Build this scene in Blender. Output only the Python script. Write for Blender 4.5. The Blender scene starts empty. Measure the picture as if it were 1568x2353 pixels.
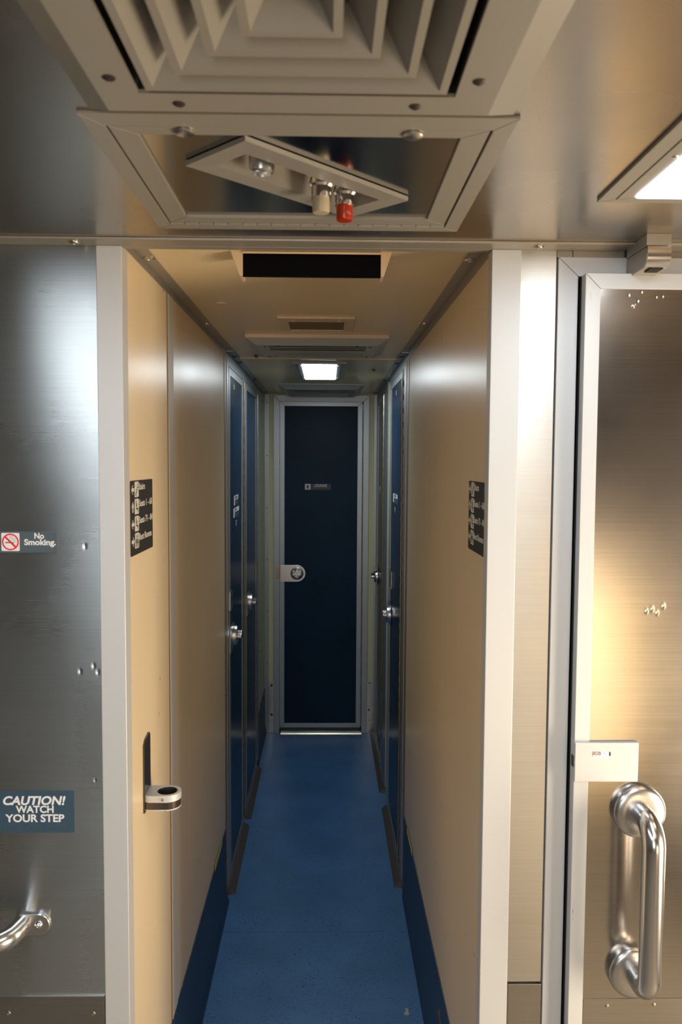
import bpy, bmesh, math
from mathutils import Matrix, Vector

C = bpy.context.scene.collection
SC = bpy.context.scene
PI = math.pi

# ------------------------------------------------------------------ camera
cam_d = bpy.data.cameras.new('camera')
cam = bpy.data.objects.new('camera', cam_d)
C.objects.link(cam)
cam_d.sensor_fit = 'VERTICAL'
cam_d.sensor_height = 36.0
cam_d.lens = 1865.0 / 2353.0 * 36.0
cam_d.clip_start = 0.02
rx = Vector((0.99983612, -0.01712229, 0.00587869))      # camera right, down, forward in the room's axes
dn = Vector((0.00480065, -0.06233583, -0.99804369))
fw = Vector((0.01745524, 0.99790835, -0.06224342))
cam.matrix_world = Matrix(((rx.x, -dn.x, -fw.x, 0.0), (rx.y, -dn.y, -fw.y, 0.0), (rx.z, -dn.z, -fw.z, 1.6), (0, 0, 0, 1)))
cam_d.dof.use_dof = True
cam_d.dof.focus_distance = 2.3
cam_d.dof.aperture_fstop = 7.6
SC.camera = cam

# ------------------------------------------------------------------ world, lights, exposure
SC.view_settings.view_transform = 'Standard'
SC.view_settings.look = 'None'
SC.view_settings.exposure = -0.15
SC.view_settings.gamma = 1.0
SC.view_settings.use_curve_mapping = False
w = bpy.data.worlds.new('world'); SC.world = w
w.use_nodes = True
w.node_tree.nodes['Background'].inputs[0].default_value = (0.75, 0.62, 0.45, 1)
w.node_tree.nodes['Background'].inputs[1].default_value = 1.0
SC.cycles.use_denoising = True
SC.cycles.max_bounces = 10
SC.cycles.diffuse_bounces = 5
SC.cycles.glossy_bounces = 6
SC.cycles.sample_clamp_indirect = 6.0
SC.cycles.caustics_reflective = True
SC.cycles.blur_glossy = 0.5

LAMP_VEST = 17.0        # emission of the vestibule ceiling lenses
LAMP_CORR = 20.0        # emission of the corridor lens
def area(name, loc, rot, sx, sy, col, watts):
    l = bpy.data.lights.new(name, 'AREA'); l.shape = 'RECTANGLE'; l.size = sx; l.size_y = sy
    l.color = col; l.energy = watts
    o = bpy.data.objects.new(name, l); o.location = loc; o.rotation_euler = rot; C.objects.link(o); return o
# warm low daylight entering by the window of the right-hand outer door
area('window_daylight', (1.47, 0.70, 0.78), (0, math.radians(90), 0), 0.80, 0.55, (1.0, 0.81, 0.58), 42)
# low sun on the rear door's step: a pale patch and a narrow yellow one
area('rear_door_daylight', (1.22, -1.60, 0.56), (math.radians(90), 0, 0), 0.50, 1.1, (1.0, 0.74, 0.45), 9)
area('yellow_step_edge', (1.47, -1.36, 0.48), (0, math.radians(90), 0), 0.95, 0.36, (1.0, 0.64, 0.20), 4.5)
# duller daylight from the coach behind the camera
area('rear_daylight', (-0.35, -1.55, 1.35), (math.radians(90), 0, 0), 0.7, 0.9, (1.0, 0.93, 0.86), 14)

# ------------------------------------------------------------------ materials
def mat(name, col, rough=0.5, metal=0.0, spec=None, coat=0.0, coat_r=0.1, emit=None, estr=0.0, aniso=0.0, arot=0.0):
    m = bpy.data.materials.new(name); m.use_nodes = True
    b = m.node_tree.nodes['Principled BSDF']
    b.inputs['Base Color'].default_value = (*col, 1)
    b.inputs['Roughness'].default_value = rough
    b.inputs['Metallic'].default_value = metal
    if spec is not None: b.inputs['Specular IOR Level'].default_value = spec
    b.inputs['Coat Weight'].default_value = coat
    b.inputs['Coat Roughness'].default_value = coat_r
    b.inputs['Anisotropic'].default_value = aniso
    b.inputs['Anisotropic Rotation'].default_value = arot
    if emit:
        b.inputs['Emission Color'].default_value = (*emit, 1)
        b.inputs['Emission Strength'].default_value = estr
    m['b'] = 1
    return m
def nd(m, t, **kw):
    n = m.node_tree.nodes.new(t)
    for k, v in kw.items(): setattr(n, k, v)
    return n
def lk(m, a, b): m.node_tree.links.new(a, b)
def bsdf(m): return m.node_tree.nodes['Principled BSDF']
def pos(m): return nd(m, 'ShaderNodeNewGeometry').outputs['Position']
def mapped(m, scale, rot=(0, 0, 0)):
    mp = nd(m, 'ShaderNodeMapping'); mp.inputs['Scale'].default_value = scale; mp.inputs['Rotation'].default_value = rot
    lk(m, pos(m), mp.inputs['Vector']); return mp.outputs['Vector']
def noise(m, vec, scale=1.0, detail=4.0, rough=0.5):
    n = nd(m, 'ShaderNodeTexNoise'); n.inputs['Scale'].default_value = scale; n.inputs['Detail'].default_value = detail
    n.inputs['Roughness'].default_value = rough; lk(m, vec, n.inputs['Vector']); return n.outputs['Fac']
def ramp(m, fac, stops):
    r = nd(m, 'ShaderNodeValToRGB'); e = r.color_ramp.elements
    while len(e) < len(stops): e.new(0.5)
    for i, (p, c) in enumerate(stops): e[i].position = p; e[i].color = (*c, 1) if len(c) == 3 else c
    lk(m, fac, r.inputs['Fac']); return r.outputs['Color']
def rng(m, fac, a, b, c, d):
    r = nd(m, 'ShaderNodeMapRange'); lk(m, fac, r.inputs['Value'])
    for k, v in zip(('From Min', 'From Max', 'To Min', 'To Max'), (a, b, c, d)): r.inputs[k].default_value = v
    return r.outputs['Result']
def mth(m, op, a, b=None):
    n = nd(m, 'ShaderNodeMath', operation=op)
    for i, v in enumerate((a, b)):
        if v is None: continue
        if isinstance(v, (int, float)): n.inputs[i].default_value = v
        else: lk(m, v, n.inputs[i])
    return n.outputs[0]
def mixc(m, fac, a, b):
    n = nd(m, 'ShaderNodeMix', data_type='RGBA')
    if isinstance(fac, (int, float)): n.inputs['Factor'].default_value = fac
    else: lk(m, fac, n.inputs['Factor'])
    for k, v in ((6, a), (7, b)):
        if isinstance(v, tuple): n.inputs[k].default_value = (*v, 1)
        else: lk(m, v, n.inputs[k])
    return n.outputs[2]
def bump(m, h, strength, dist, nxt=None):
    b = nd(m, 'ShaderNodeBump'); b.inputs['Strength'].default_value = strength; b.inputs['Distance'].default_value = dist
    lk(m, h, b.inputs['Height'])
    if nxt is not None: lk(m, nxt, b.inputs['Normal'])
    return b.outputs['Normal']
def dist_to(m, p):
    n = nd(m, 'ShaderNodeVectorMath', operation='SUBTRACT'); lk(m, pos(m), n.inputs[0]); n.inputs[1].default_value = p
    k = nd(m, 'ShaderNodeVectorMath', operation='MULTIPLY'); lk(m, n.outputs[0], k.inputs[0]); k.inputs[1].default_value = (1, 1, .6)
    q = nd(m, 'ShaderNodeVectorMath', operation='LENGTH'); lk(m, k.outputs[0], q.inputs[0])
    return q.outputs['Value']
def dents(m, pts, nxt=None):
    """round dents pressed into sheet metal: height falls inside each radius"""
    h = None
    for (p, r) in pts:
        d = mth(m, 'POWER', rng(m, dist_to(m, p), 0.0, r, 1.0, 0.0), 2.0); d = mth(m, 'MULTIPLY', d, -1.0)
        h = d if h is None else mth(m, 'ADD', h, d)
    return bump(m, h, 1.0, 0.0007, nxt)
def dot_mask(m, pts):
    h = None
    for (p, r) in pts:
        d = rng(m, dist_to(m, p), r * 0.75, r, 1.0, 0.0)
        h = d if h is None else mth(m, 'MAXIMUM', h, d)
    return h

def steel(name, col, rough, aniso=0.0, arot=0.0, grain=(4, 4, 700), gs=0.02, scratches=True, dent=None, warm=0.0):
    m = mat(name, col, rough, 1.0, aniso=aniso, arot=arot); b = bsdf(m)
    g = noise(m, mapped(m, grain), 1.0, 3.0)
    cl = noise(m, mapped(m, (3, 3, 2.2)), 1.0, 3.0)
    c = mixc(m, rng(m, g, 0.3, 0.7, 0, 1), tuple(x * 0.95 for x in col), tuple(min(1, x * 1.04) for x in col))
    r = mth(m, 'ADD', rng(m, cl, 0.3, 0.7, rough - 0.05, rough + 0.06), rng(m, g, 0.3, 0.7, -0.008, 0.008))
    if scratches:
        s1 = noise(m, mapped(m, (1.6, 3, 90), (0, 0.35, 0)), 1.0, 2.0)
        s2 = noise(m, mapped(m, (2.2, 3, 120), (0, -0.5, 0)), 1.3, 2.0)
        s = mth(m, 'MAXIMUM', rng(m, s1, 0.70, 0.74, 0, 1), rng(m, s2, 0.715, 0.75, 0, 1))
        s = mth(m, 'MULTIPLY', s, 0.03)
        c = mixc(m, s, c, tuple(min(1, x * 1.35) for x in col))
    lk(m, c, b.inputs['Base Color']); lk(m, r, b.inputs['Roughness'])
    wv = noise(m, mapped(m, (2.0, 2.0, 1.3)), 1.0, 1.0)
    nrm = bump(m, wv, 0.12, 0.012)
    if dent: nrm = dents(m, dent, nrm)
    lk(m, nrm, b.inputs['Normal'])
    return m

M = {}
M['steel_left'] = steel('brushed_steel_left', (0.58, 0.605, 0.605), 0.28, 0.92, 0.25,
    dent=[((-0.429, 1.441, 1.447), .006), ((-0.4165, 1.441, 1.232), .006), ((-0.4406, 1.441, 1.2219), .006), ((-0.409, 1.441, 1.2203), .006), ((-0.4165, 1.441, 1.0226), .004)])
M['steel_right'] = steel('brushed_steel_right', (0.56, 0.55, 0.53), 0.34, 0.75, 0.25)
M['steel_door'] = steel('brushed_steel_door', (0.52, 0.49, 0.46), 0.18, 0.0, 0.25, grain=(2, 2, 300), gs=0.04,
    dent=[((0.5759, 1.411, 1.3426), .006), ((0.585, 1.411, 1.336), .005), ((0.5959, 1.411, 1.348), .006), ((0.566, 1.411, 1.339), .005), ((0.541, 1.411, 1.894), .003), ((0.519, 1.411, 1.889), .003), ((0.535, 1.411, 1.879), .003), ((0.567, 1.411, 1.886), .003), ((0.578, 1.411, 1.887), .003)])
M['steel_kick'] = steel('dull_steel_kick_plate', (0.36, 0.34, 0.31), 0.36, 0.5, 0.25, scratches=False)
M['steel_ceiling'] = steel('satin_steel_ceiling', (0.42, 0.37, 0.31), 0.25, grain=(4, 4, 4), gs=0.0, scratches=False)
M['steel_hatch'] = steel('polished_steel_hatch', (0.46, 0.45, 0.43), 0.15, grain=(4, 4, 4), gs=0.0, scratches=False)
M['alu'] = mat('satin_aluminium_trim', (0.62, 0.635, 0.65), 0.50, 0.35)
M['alu_white'] = mat('pale_anodised_aluminium', (0.60, 0.615, 0.63), 0.48, 0.35)
M['alu_warm'] = mat('dull_aluminium_ceiling_trim', (0.40, 0.37, 0.32), 0.42, 0.6)
M['alu_dark'] = mat('grey_aluminium_frame', (0.38, 0.415, 0.44), 0.38, 0.7)
M['alu_brown'] = mat('brown_edge_strip', (0.30, 0.23, 0.17), 0.45, 0.4)
M['paint_grille'] = mat('cream_grey_paint_on_metal', (0.25, 0.235, 0.205), 0.42)
M['sill'] = mat('dark_brown_sill', (0.17, 0.15, 0.135), 0.4, 0.5)
M['paint_grey'] = mat('grey_green_paint_on_metal', (0.42, 0.44, 0.42), 0.4)
M['chrome'] = mat('polished_chrome', (0.80, 0.80, 0.81), 0.12, 1.0)
M['bar_steel'] = mat('polished_steel_bar', (0.68, 0.68, 0.69), 0.2, 1.0)
M['flange'] = mat('satin_steel_flange', (0.60, 0.60, 0.60), 0.28, 1.0)
M['screw'] = mat('steel_screw', (0.55, 0.50, 0.44), 0.3, 1.0)
M['screw_dark'] = mat('darkened_screw', (0.07, 0.055, 0.05), 0.4, 0.6)
M['brass'] = mat('old_brass_hinge', (0.42, 0.33, 0.20), 0.38, 0.9)
M['brass_bright'] = mat('pale_brass_threshold', (0.72, 0.66, 0.50), 0.3, 1.0)
M['black'] = mat('black_gap', (0.004, 0.004, 0.004), 0.7)
M['black_gloss'] = mat('black_glass_face', (0.002, 0.002, 0.003), 0.5, spec=0.05)
M['rubber'] = mat('black_rubber', (0.012, 0.012, 0.012), 0.5)
M['cup_dark'] = mat('dark_cup_band', (0.12, 0.10, 0.085), 0.25, 0.8)
M['white'] = mat('white_print', (0.82, 0.83, 0.84), 0.45)
M['white_dim'] = mat('aged_white_print', (0.62, 0.60, 0.55), 0.5)
M['red'] = mat('red_print', (0.80, 0.01, 0.02), 0.4)
M['ink'] = mat('dark_print', (0.03, 0.03, 0.035), 0.5)
M['sign_grey'] = mat('slate_sign_face', (0.085, 0.115, 0.135), 0.32)
M['sign_blue'] = mat('dark_blue_grey_sign_face', (0.045, 0.085, 0.125), 0.32)
M['sign_dark'] = mat('charcoal_sign_face', (0.028, 0.028, 0.026), 0.4)
M['tape'] = mat('pale_green_glow_tape', (0.52, 0.52, 0.16), 0.5)
M['lens'] = mat('lit_lens', (0.9, 0.9, 0.9), 0.5, emit=(0.86, 0.94, 1.0), estr=LAMP_VEST)
M['lens2'] = mat('lit_corridor_lens', (0.9, 0.9, 0.9), 0.5, emit=(0.86, 0.96, 1.0), estr=LAMP_CORR)
M['amber'] = mat('frosted_pale_lens', (0.42, 0.35, 0.23), 0.35); pass
M['redlens'] = mat('red_lens', (0.36, 0.028, 0.005), 0.15); pass
M['sprink'] = mat('brown_cap', (0.22, 0.07, 0.02), 0.5)
M['mesh'] = mat('brown_mesh', (0.22, 0.16, 0.09), 0.7)
M['chip'] = mat('exposed_white_underlay', (0.50, 0.49, 0.42), 0.7)
M['chip2'] = mat('scuffed_grey_brown_patch', (0.13, 0.11, 0.08), 0.7)

WL_, WR_ = -0.3617, 0.290
def laminate(name, col, rough, orange=0.15):
    m = mat(name, col, rough, 0.0, spec=0.5); b = bsdf(m)
    big = noise(m, mapped(m, (1.5, 1.5, 0.8)), 1.0, 4.0)
    c = mixc(m, rng(m, big, 0.3, 0.7, 0, 1), tuple(x * 0.94 for x in col), tuple(min(1, x * 1.04) for x in col))
    s = noise(m, mapped(m, (60, 60, 14)), 1.0, 2.0)
    c = mixc(m, rng(m, s, 0.76, 0.79, 0, 0.7), c, (0.10, 0.06, 0.035))
    c = mixc(m, mth(m, 'MULTIPLY', dot_mask(m, [((WL_, 1.748, 1.125), .0035), ((WL_, 1.736, 1.051), .003), ((WR_, 2.116, .9436), .004), ((WR_, 2.116, .905), .003), ((WR_, 2.120, 1.511), .003), ((WR_, 1.514, .645), .0035)]), 0.75), c, (0.11, 0.07, 0.04))
    lk(m, c, b.inputs['Base Color'])
    lk(m, rng(m, big, 0.3, 0.7, rough - 0.03, rough + 0.05), b.inputs['Roughness'])
    f = noise(m, mapped(m, (420, 420, 420)), 1.0, 2.0)
    lk(m, bump(m, f, orange, 0.0006), b.inputs['Normal'])
    return m
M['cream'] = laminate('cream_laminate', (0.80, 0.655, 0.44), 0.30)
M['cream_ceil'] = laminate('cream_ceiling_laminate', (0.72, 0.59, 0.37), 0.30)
M['cream_far'] = laminate('shade_tinted_cream_panel', (0.62, 0.60, 0.36), 0.35)  # cream for the far panels, the dim corridor's olive cast put into the colour
M['cream_metal'] = mat('cream_painted_metal', (0.66, 0.50, 0.33), 0.38)

def blue(name, col, rough, speck=False):
    m = mat(name, col, rough); b = bsdf(m)
    n = noise(m, mapped(m, (5, 5, 5)), 1.0, 5.0)
    c = mixc(m, rng(m, n, 0.3, 0.7, 0, 1), tuple(x * 0.85 for x in col), tuple(x * 1.12 for x in col))
    if speck:
        v = nd(m, 'ShaderNodeTexVoronoi'); v.voronoi_dimensions = '2D'; v.inputs['Scale'].default_value = 1.0
        n2 = nd(m, 'ShaderNodeTexNoise'); n2.inputs['Scale'].default_value = 60; lk(m, pos(m), n2.inputs['Vector'])
        va = nd(m, 'ShaderNodeVectorMath', operation='ADD')
        sc = nd(m, 'ShaderNodeVectorMath', operation='SCALE'); sc.inputs['Scale'].default_value = 0.02
        lk(m, n2.outputs['Color'], sc.inputs[0]); lk(m, pos(m), va.inputs[0]); lk(m, sc.outputs[0], va.inputs[1])
        mp = nd(m, 'ShaderNodeMapping'); mp.inputs['Scale'].default_value = (130, 130, 1); lk(m, va.outputs[0], mp.inputs['Vector'])
        lk(m, mp.outputs[0], v.inputs['Vector'])
        wn = nd(m, 'ShaderNodeSeparateColor'); lk(m, v.outputs['Color'], wn.inputs[0])
        near = rng(m, v.outputs['Distance'], 0.12, 0.22, 1, 0)
        pick = rng(m, wn.outputs[0], 0.62, 0.66, 0, 1)
        dens = rng(m, noise(m, mapped(m, (9, 9, 9)), 1.0, 2.0), 0.35, 0.6, 0.25, 1)
        k = mth(m, 'MULTIPLY', mth(m, 'MULTIPLY', near, pick), dens)
        c = mixc(m, k, c, (0.006, 0.006, 0.016))
        # brown seam across the vinyl and soiling towards the edges
        sx = nd(m, 'ShaderNodeSeparateXYZ'); lk(m, pos(m), sx.inputs[0])
        wob = rng(m, noise(m, mapped(m, (8, 0, 0)), 1.0, 1.0), 0, 1, 2.664, 2.678)
        seam = rng(m, mth(m, 'ABSOLUTE', mth(m, 'SUBTRACT', sx.outputs['Y'], wob)), 0.0008, 0.0022, 0.75, 0)
        seam = mth(m, 'MULTIPLY', seam, rng(m, noise(m, mapped(m, (11, 0, 0)), 1.0, 2.0), 0.4, 0.6, 0.1, 1))
        c = mixc(m, seam, c, (0.06, 0.03, 0.025))
        lk(m, bump(m, noise(m, mapped(m, (60, 60, 60)), 1.0, 2.0), 0.08, 0.002), b.inputs['Normal'])
    lk(m, c, b.inputs['Base Color'])
    return m
M['floor'] = blue('blue_speckled_vinyl_floor', (0.074, 0.205, 0.45), 0.33, True)
M['base_blue'] = blue('dark_blue_coved_base', (0.017, 0.045, 0.105), 0.42)
M['door_blue'] = blue('dark_navy_laminate', (0.008, 0.036, 0.085), 0.28)
bsdf(M['door_blue']).inputs['Specular IOR Level'].default_value = 0.22
M['base_grey'] = blue('scuffed_dark_base', (0.05, 0.05, 0.045), 0.4)
M['door_far'] = blue('very_dark_navy_laminate', (0.006, 0.026, 0.054), 0.38)
bsdf(M['door_far']).inputs['Specular IOR Level'].default_value = 0.10
M['door_grey'] = blue('dark_grey_laminate', (0.055, 0.052, 0.048), 0.35)
M['patch'] = steel('scratched_steel_patch', (0.62, 0.60, 0.57), 0.24, grain=(30, 30, 30), gs=0.3)

# scuffed white aluminium of the steel door frame
def scuffed(name, col):
    m = mat(name, col, 0.48, 0.35); b = bsdf(m)
    n = noise(m, mapped(m, (70, 70, 9)), 1.0, 4.0, 0.7); p = noise(m, mapped(m, (6, 6, 2.5)), 1.0, 3.0)
    k = mth(m, 'MULTIPLY', rng(m, n, 0.66, 0.72, 0, 1), rng(m, p, 0.5, 0.6, 0, 1))
    lk(m, mixc(m, k, col, (0.10, 0.095, 0.09)), b.inputs['Base Color'])
    return m
M['alu_scuff'] = scuffed('scuffed_pale_aluminium', (0.64, 0.655, 0.67))

# ------------------------------------------------------------------ geometry helpers
ORG = {}
def bm_new(): return bmesh.new()
def box(bm, x0, x1, y0, y1, z0, z1):
    v = [bm.verts.new((x, y, z)) for x in (x0, x1) for y in (y0, y1) for z in (z0, z1)]
    for f in ((0, 1, 3, 2), (4, 6, 7, 5), (0, 4, 5, 1), (2, 3, 7, 6), (0, 2, 6, 4), (1, 5, 7, 3)):
        bm.faces.new([v[i] for i in f])
    return bm
def prism(bm, pts, axis, a, b):
    """polygon pts (u,v) extruded along axis from a to b. x:(y,z) y:(x,z) z:(x,y)"""
    def P(u, v, t): return {'x': (t, u, v), 'y': (u, t, v), 'z': (u, v, t)}[axis]
    A = [bm.verts.new(P(u, v, a)) for u, v in pts]; B = [bm.verts.new(P(u, v, b)) for u, v in pts]
    n = len(pts)
    bm.faces.new(A); bm.faces.new(B[::-1])
    for i in range(n): bm.faces.new((A[i], B[i], B[(i + 1) % n], A[(i + 1) % n]))
    return bm
def frame(bm, axis, u0, u1, v0, v1, wl, wr, wb, wt, a, b, gap=0.0004):
    """mitred rectangular frame of four rails"""
    iu0, iu1, iv0, iv1 = u0 + wl, u1 - wr, v0 + wb, v1 - wt
    g = gap
    if wl: prism(bm, [(u0, v0 + g), (iu0, iv0 + g), (iu0, iv1 - g), (u0, v1 - g)], axis, a, b)
    if wr: prism(bm, [(u1, v0 + g), (iu1, iv0 + g), (iu1, iv1 - g), (u1, v1 - g)], axis, a, b)
    if wb: prism(bm, [(u0 + g, v0), (iu0 + g, iv0), (iu1 - g, iv0), (u1 - g, v0)], axis, a, b)
    if wt: prism(bm, [(u0 + g, v1), (iu0 + g, iv1), (iu1 - g, iv1), (u1 - g, v1)], axis, a, b)
    return bm
def lathe(bm, prof, org, d, seg=24):
    """profile [(r, h)] revolved round direction d from org"""
    d = Vector(d).normalized(); q = d.to_track_quat('Z', 'Y'); rings = []
    for r, h in prof:
        if r < 1e-6: rings.append([bm.verts.new(Vector(org) + d * h)])
        else: rings.append([bm.verts.new(Vector(org) + q @ Vector((r * math.cos(2 * PI * i / seg), r * math.sin(2 * PI * i / seg), h))) for i in range(seg)])
    for A, B in zip(rings, rings[1:]):
        for i in range(seg):
            j = (i + 1) % seg
            if len(A) == 1 and len(B) == 1: continue
            if len(A) == 1: bm.faces.new((A[0], B[j], B[i]))
            elif len(B) == 1: bm.faces.new((A[i], A[j], B[0]))
            else: bm.faces.new((A[i], A[j], B[j], B[i]))
    return bm
def tube(bm, pts, r, seg=20):
    pts = [Vector(p) for p in pts]; rings = []
    up = Vector((0.13, 0.21, 0.97)).normalized(); t0 = (pts[1] - pts[0]).normalized()
    n = (up - t0 * up.dot(t0)).normalized(); prev = t0
    for i, p in enumerate(pts):
        t = ((pts[min(i + 1, len(pts) - 1)] - pts[max(i - 1, 0)])).normalized()
        n = (prev.rotation_difference(t) @ n); n = (n - t * n.dot(t)).normalized(); prev = t
        bi = t.cross(n)
        rr = r[i] if isinstance(r, (list, tuple)) else r
        rings.append([bm.verts.new(p + (n * math.cos(2 * PI * k / seg) + bi * math.sin(2 * PI * k / seg)) * rr) for k in range(seg)])
    for A, B in zip(rings, rings[1:]):
        for i in range(seg): bm.faces.new((A[i], A[(i + 1) % seg], B[(i + 1) % seg], B[i]))
    bm.faces.new(rings[0][::-1]); bm.faces.new(rings[-1])
    return bm
def screw_bm(bm, p, d, r=0.006, h=0.002, seg=16):
    lathe(bm, [(r, 0), (r, h * 0.3), (r * 0.86, h * 0.8), (r * 0.35, h), (r * 0.3, h * 0.6), (0, h * 0.6)], p, d, seg)
    return bm
def obj(name, bm, m, parent=None, smooth=False, bev=0.0, label=None, kind=None, cat=None, group=None, seg=2):
    bmesh.ops.recalc_face_normals(bm, faces=bm.faces)
    vs = [v.co for v in bm.verts]
    lo = Vector([min(v[i] for v in vs) for i in range(3)]); hi = Vector([max(v[i] for v in vs) for i in range(3)])
    c = (lo + hi) / 2
    bmesh.ops.translate(bm, verts=bm.verts, vec=-c)
    me = bpy.data.meshes.new(name); bm.to_mesh(me); bm.free()
    me.materials.append(M[m] if isinstance(m, str) else m)
    if smooth:
        for p in me.polygons: p.use_smooth = True
        me.set_sharp_from_angle(angle=math.radians(38))
    o = bpy.data.objects.new(name, me); C.objects.link(o)
    o.location = c
    if parent is not None:
        o.parent = parent; o.location = c - ORG[parent.name]
    ORG[o.name] = c
    if bev:
        b = o.modifiers.new('bevel', 'BEVEL'); b.width = bev; b.segments = seg; b.limit_method = 'ANGLE'; b.angle_limit = math.radians(40)
        b.harden_normals = False
    if label: o['label'] = label
    if kind: o['kind'] = kind
    if cat: o['category'] = cat
    if group: o['group'] = group
    return o
def thing(name, loc, label=None, cat=None, group=None, kind=None):
    o = bpy.data.objects.new(name, None); C.objects.link(o); o.location = loc; ORG[o.name] = Vector(loc)
    o.empty_display_size = 0.05
    if label: o['label'] = label
    if cat: o['category'] = cat
    if group: o['group'] = group
    if kind: o['kind'] = kind
    return o
def B(*a): return box(bm_new(), *a)

def text_bm(s, size, matrix, bold=0.0, shear=0.0, align='LEFT', xs=1.0, depth=0.0003):
    cu = bpy.data.curves.new('t', 'FONT'); cu.body = s; cu.size = size; cu.extrude = depth; cu.offset = bold
    cu.shear = shear; cu.align_x = align; cu.resolution_u = 4
    o = bpy.data.objects.new('t', cu); C.objects.link(o)
    dg = bpy.context.evaluated_depsgraph_get(); dg.update()
    me = bpy.data.meshes.new_from_object(o.evaluated_get(dg))
    bm = bm_new(); bm.from_mesh(me)
    bpy.data.objects.remove(o); bpy.data.curves.remove(cu); bpy.data.meshes.remove(me)
    bmesh.ops.transform(bm, matrix=matrix @ Matrix.Diagonal((xs, 1, 1, 1)), verts=bm.verts)
    return bm
def join(a, b):
    me = bpy.data.meshes.new('tmp'); b.to_mesh(me); b.free(); a.from_mesh(me); bpy.data.meshes.remove(me); return a
_cap = {}
def fit_bm(s, cap, width, F, x, y, z, bold=0.0, shear=0.0, align='LEFT'):
    """text with a given capital height and overall width"""
    I = Matrix.Identity(4)
    def ext(bm): 
        v = [q.co for q in bm.verts]; e = (min(q.x for q in v), max(q.x for q in v), min(q.y for q in v), max(q.y for q in v)); return e
    if 'h' not in _cap:
        b = text_bm('H', 1.0, I, 0.0); e = ext(b); _cap['h'] = e[3] - e[2]; b.free()
    size = cap / _cap['h']
    b = text_bm(s, size, I, bold, shear); e = ext(b)
    k = width / (e[1] - e[0]); ox = e[0] if align == 'LEFT' else (e[0] + e[1]) / 2
    bmesh.ops.transform(b, matrix=F @ Matrix.Translation((x - ox * k, y, z)) @ Matrix.Diagonal((k, 1, 1, 1)), verts=b.verts)
    return b
# a sign's own frame: u to the right, v up, w out of the face
def fr(org, u, v):
    u = Vector(u); v = Vector(v); n = u.cross(v)
    return Matrix(((u.x, v.x, n.x, org[0]), (u.y, v.y, n.y, org[1]), (u.z, v.z, n.z, org[2]), (0, 0, 0, 1)))
def rrect(x0, x1, y0, y1, r, n=5):
    pts = []
    for cx, cy, a in ((x1 - r, y1 - r, 0), (x0 + r, y1 - r, 90), (x0 + r, y0 + r, 180), (x1 - r, y0 + r, 270)):
        for i in range(n + 1):
            t = math.radians(a + 90 * i / n); pts.append((cx + r * math.cos(t), cy + r * math.sin(t)))
    return pts
def plate(pts, F, w0, w1):
    bm = prism(bm_new(), pts, 'z', w0, w1); bmesh.ops.transform(bm, matrix=F, verts=bm.verts); return bm

# ------------------------------------------------------------------ main dimensions
YF = 1.438            # front face of the aluminium posts
WL, WR = -0.3617, 0.290
YE = 4.709            # end wall
ZV, ZC, ZC2 = 1.975, 1.990, 1.987
VX0, VX1, VY0 = -1.45, 1.50, -1.65

# floor
fl = bm_new(); box(fl, WL - .05, WR + .05, 1.44, YE + .05, -0.05, 0.0)
floor = obj('floor', fl, 'floor', kind='structure', label='speckled dark blue vinyl floor of the narrow corridor')
obj('mat_floor', B(VX0 - .05, VX1 + .05, VY0 - .05, 1.44, -0.05, 0.0), mat('dark_grey_ribbed_floor', (0.19, 0.165, 0.13), 0.6), floor, label='dark grey floor of the vestibule')
ch = prism(bm_new(), [(0.231, 2.254), (0.236, 2.251), (0.243, 2.252), (0.247, 2.257), (0.246, 2.263), (0.2435, 2.268), (0.246, 2.273), (0.243, 2.281), (0.239, 2.284), (0.2365, 2.279), (0.239, 2.273), (0.237, 2.268), (0.233, 2.262)], 'z', 0.0, 0.0006)
obj('bare_patch', ch, 'chip', floor, label='chipped white patch in the blue floor')

# vestibule ceiling built round the diffuser and hatch openings
HX0, HX1, HY0, HY1 = -0.2489, 0.184, 0.935, 1.302
DX0, DX1, DY0, DY1 = -0.189, 0.126, 0.517, 0.832
cb = bm_new()
box(cb, VX0 - .05, HX0, VY0 - .05, YF + .004, ZV, ZV + .06); box(cb, HX1, VX1 + .05, VY0 - .05, YF + .004, ZV, ZV + .06)
box(cb, HX0, HX1, HY1, YF + .004, ZV, ZV + .06); box(cb, HX0, HX1, DY1, HY0, ZV, ZV + .06); box(cb, HX0, HX1, VY0 - .05, DY0, ZV, ZV + .06)
box(cb, HX0, DX0, DY0, DY1, ZV, ZV + .06); box(cb, DX1, HX1, DY0, DY1, ZV, ZV + .06)
box(cb, HX0, HX1, DY0 - .01, HY1 + .01, ZV + .0601, ZV + .10)
ceil_v = obj('ceiling', cb, 'steel_ceiling', kind='structure', label='satin steel ceiling of the vestibule')

# corridor ceiling: two boards meeting in a step
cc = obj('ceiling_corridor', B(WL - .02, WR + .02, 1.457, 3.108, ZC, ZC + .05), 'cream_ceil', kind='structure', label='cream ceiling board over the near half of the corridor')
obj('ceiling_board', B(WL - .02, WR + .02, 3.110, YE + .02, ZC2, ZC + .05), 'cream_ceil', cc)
obj('board_edge', B(WL + .03, WR - .03, 3.108, 3.1105, ZC2 - .0012, ZC - .0002), 'brass', cc)
obj('header', B(WL - .02, WR + .02, YF + .004, 1.457, ZV - .002, ZC + .05), 'alu_warm', cc)

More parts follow.
